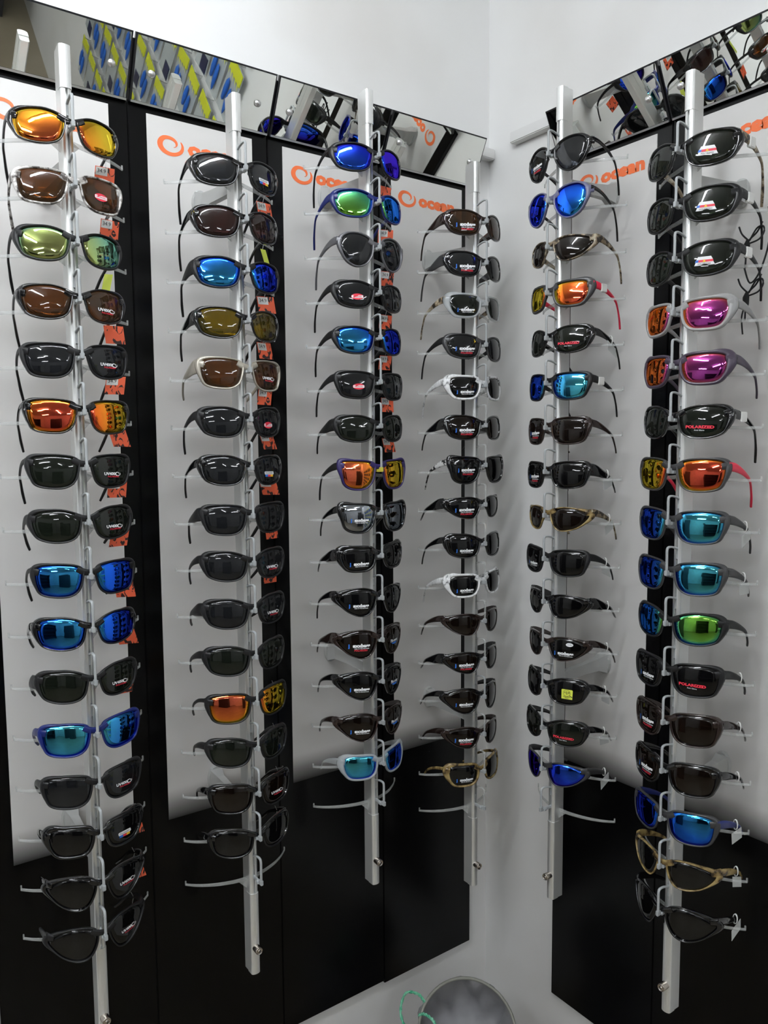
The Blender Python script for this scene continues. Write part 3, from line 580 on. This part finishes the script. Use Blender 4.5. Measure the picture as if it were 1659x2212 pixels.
# ------------------------------------------------------------------ grey fabric bucket with green rope, in the corner below the panels
def bucket():
    C0 = Vector((1.055, 1.17, EYE - 1.262)); ax = Vector((-0.42, -0.50, 0.76)).normalized(); R0 = 0.104
    r = empty('fabric_bucket', (C0.x, C0.y, 0), 0, label='grey fabric bucket with wire rim and green rope, under the corner panel', cat='bucket')
    s = ax.orthogonal().normalized(); u = ax.cross(s)
    def P(rad, th, h): return C0 - Vector((C0.x, C0.y, 0)) + (s * math.cos(th) + u * math.sin(th)) * rad + ax * h
    q = MB(); q.sweep([P(R0, 2 * math.pi * k / 48, 0) for k in range(48)], (0.0035, 0.0035), up=ax, seg=8, closed=True); q.build('rim', 'rim_band', r)
    q = MB(); N = 72; prof = [(R0, 0.0), (R0 * 0.99, -0.02), (0.093, -0.05), (0.085, -0.08), (0.066, -0.105), (0.035, -0.118), (0.001, -0.121)]; V = []
    for j, (rad, h) in enumerate(prof):
        for k in range(N):
            th = 2 * math.pi * k / N; f = (0.030 * abs(math.sin(3.5 * th + j * 0.5)) - 0.018 + 0.007 * math.sin(11 * th + 1 - j)) * min(1, j / 2) * (rad / R0)
            V.append(P(rad + f, th, h + 0.5 * f))
    o = len(V)
    for j, (rad, h) in enumerate(prof):
        for k in range(N):
            th = 2 * math.pi * k / N; f = (0.030 * abs(math.sin(3.5 * th + j * 0.5)) - 0.018 + 0.007 * math.sin(11 * th + 1 - j)) * min(1, j / 2) * (rad / R0)
            V.append(P(rad + f + 0.0025, th, h + 0.5 * f - (0.0025 if j else 0)))
    F = []
    for base, flip in ((0, 0), (o, 1)):
        for j in range(len(prof) - 1):
            for k in range(N):
                F.append((base + j * N + k, base + j * N + (k + 1) % N, base + (j + 1) * N + (k + 1) % N, base + (j + 1) * N + k))
    F += [(k, (k + 1) % N, o + (k + 1) % N, o + k) for k in range(N)]
    q.add(V, F, 0, True); q.build('fabric_bowl', 'grey_fabric', r)
    # folded body below, down to the floor
    q = MB(); V = []; H = C0.z - 0.10
    lv = [(0.100, H + 0.02), (0.108, H * 0.72), (0.102, H * 0.45), (0.108, H * 0.2), (0.104, 0.0)]
    for j, (rad, z) in enumerate(lv):
        for k in range(N):
            th = 2 * math.pi * k / N; V.append(((rad + 0.004 * math.sin(7 * th + j)) * math.cos(th), (rad + 0.004 * math.sin(7 * th + j)) * math.sin(th), z))
    q.add(V, [(j * N + k, j * N + (k + 1) % N, (j + 1) * N + (k + 1) % N, (j + 1) * N + k) for j in range(4) for k in range(N)] + [tuple(range(N)), tuple(range(4 * N, 5 * N))], 0, True)
    q.build('folded_body', 'grey_fabric', r)
    q = MB()
    def px(p): return Vector(p) - Vector((C0.x, C0.y, 0))
    lv_ = Vector((-0.81, 0.58, 0.25)); b_ = math.atan2(u.dot(lv_), s.dot(lv_)); sg = 1 if (u * math.cos(b_) - s * math.sin(b_)).z > 0 else -1
    def Pt(rad, t, h): return P(rad, b_ + sg * t, h)
    A = [Pt(R0 + 0.003, 0.42, 0.004), Pt(R0 + 0.022, 0.45, 0.010), Pt(R0 + 0.046, 0.36, 0.006), Pt(R0 + 0.044, 0.12, -0.004), Pt(R0 + 0.026, -0.15, -0.012), Pt(R0 + 0.030, -0.5, -0.02)]
    pts = [Vector(p) for p in catmull([tuple(a) for a in A], 8)]
    for ph in (0, math.pi):
        q.sweep([p + Vector((math.cos(k * 1.1 + ph), 0, math.sin(k * 1.1 + ph))) * 0.0016 for k, p in enumerate(pts)], (0.0022, 0.0022), seg=6)
    A = [Pt(R0 + 0.004, 0.16, 0.002), Pt(R0 - 0.008, 0.20, 0.010), Pt(R0 - 0.028, 0.14, 0.010), Pt(R0 - 0.042, -0.10, 0.004), Pt(R0 - 0.046, -0.50, -0.008)]
    pts = [Vector(p) for p in catmull([tuple(a) for a in A], 8)]
    for ph in (0, math.pi):
        q.sweep([p + Vector((math.cos(k * 1.1 + ph), 0, math.sin(k * 1.1 + ph))) * 0.0016 for k, p in enumerate(pts)], (0.0022, 0.0022), seg=6)
    q.build('rope_handle', 'green_rope', r)
noise_mat('grey_fabric', [(0.22, 0.22, 0.23), (0.32, 0.32, 0.33)], 14, 0.6); mat('rim_band', (0.22, 0.22, 0.19), 0.5)
noise_mat('green_rope', [(0.02, 0.30, 0.16), (0.25, 0.62, 0.42)], 120, 0.6)
bucket()

# ------------------------------------------------------------------ added shelf units out of view, put in as dark shapes for lens reflections
mat('shelf_dark', (0.03, 0.03, 0.035), 0.4)
for k_, (x, y, rz, w, lb) in enumerate([(-3.3, 0.9, 0, 2.2, 'tall dark shelf unit added for reflections, against the left wall, left of the display boards'), (-2.6, -4.6, 8, 1.8, 'tall dark shelf unit added for reflections, at the back of the shop'),
                              (-4.9, -2.6, 90, 2.0, 'tall dark shelf unit added for reflections, at the far side of the shop'), (0.95, -4.2, 90, 2.0, 'tall dark shelf unit added for reflections, at the back by the right wall')]):
    r = empty('added_shelf_unit', (x, y, 0), math.radians(rz), label=lb, cat='shelf')
    q = MB(); q.box((-w / 2, 0.28, 0), (w / 2, 0.30, 2.0)); q.build('back_panel', 'shelf_dark', r)
    for sx in (-1, 1): q = MB(); q.box((sx * w / 2 - 0.015, -0.2, 0), (sx * w / 2 + 0.015, 0.30, 2.0)); q.build('side_panel', 'shelf_dark', r)
    for z in (0.1, 0.6, 1.05, 1.5, 1.96): q = MB(); q.box((-w / 2, -0.2, z), (w / 2, 0.28, z + 0.025)); q.build('shelf', 'shelf_dark', r)

# ------------------------------------------------------------------ fishing packets on the right wall (seen in the mirrors)
mat('pack_clear', (0.55, 0.6, 0.62), 0.1, alpha=0.6); mat('pack_yellow', (0.62, 0.66, 0.03), 0.4); mat('pack_blue', (0.02, 0.12, 0.5), 0.4); mat('pack_dark', (0.01, 0.015, 0.06), 0.3)
mat('hook_steel', (0.6, 0.6, 0.6), 0.3, 1.0)
pq = MB(); pq.box((-0.045, -0.001, -0.13), (0.045, 0.0, 0.0)); 
card0 = pq.mesh('card', 'pack_clear')
pq = MB(); pq.box((-0.043, -0.005, -0.030), (0.043, -0.001, -0.002), 0, 0.001)
for a in range(5): pq.add([(-0.04 + 0.018 * a, -0.0055, -0.042), (-0.028 + 0.018 * a, -0.0055, -0.030), (-0.034 + 0.018 * a, -0.0055, -0.026)], [(0, 1, 2)])
head0 = pq.mesh('header', 'pack_yellow')
pq = MB(); pq.lathe([(0.0001, -0.1), (0.006, -0.095), (0.009, -0.07), (0.007, -0.05), (0.0001, -0.04)], (0.012, -0.010, 0), (0, 0, 1), 10); pq.lathe([(0.0001, -0.12), (0.005, -0.11), (0.008, -0.085), (0.006, -0.06), (0.0001, -0.05)], (-0.015, -0.010, 0), (0, 0, 1), 10)
lure0 = pq.mesh('lure', 'pack_blue')
pq = MB(); pq.box((-0.04, -0.004, -0.127), (0.005, -0.001, -0.09), 0, 0.001); dark0 = pq.mesh('lure', 'pack_dark')
rowc = ['top', 'second', 'third', 'fourth', 'fifth', 'bottom']; colc = ['nearest the rack'] + [w_ + ' from the rack' for w_ in ORD[1:12]]
for a in range(12):
    for b in range(6):
        y = -0.02 - 0.165 * a; z = 1.84 - 0.235 * b
        r = empty('lure_packet', (XW - 0.026, y, z), RZ, cat='packet', group='lure packets hanging on the right wall',
                  label='yellow-headed lure packet on right wall, %s row, column %s' % (rowc[b], colc[a]))
        r.rotation_euler.y = math.radians(random.uniform(-6, 6)); r.scale = (1.5, 1.0, 1.55)
        link('card', card0, r); link('header', head0, r); link('lure', lure0 if (a + b) % 3 else dark0, r)
        q = MB(); q.sweep([Vector((0, -0.010, 0.004)), Vector((0, 0.012, 0.0)), Vector((0, 0.0258, 0.0))], (0.0015, 0.0015), seg=6); q.build('hook', 'hook_steel', r)
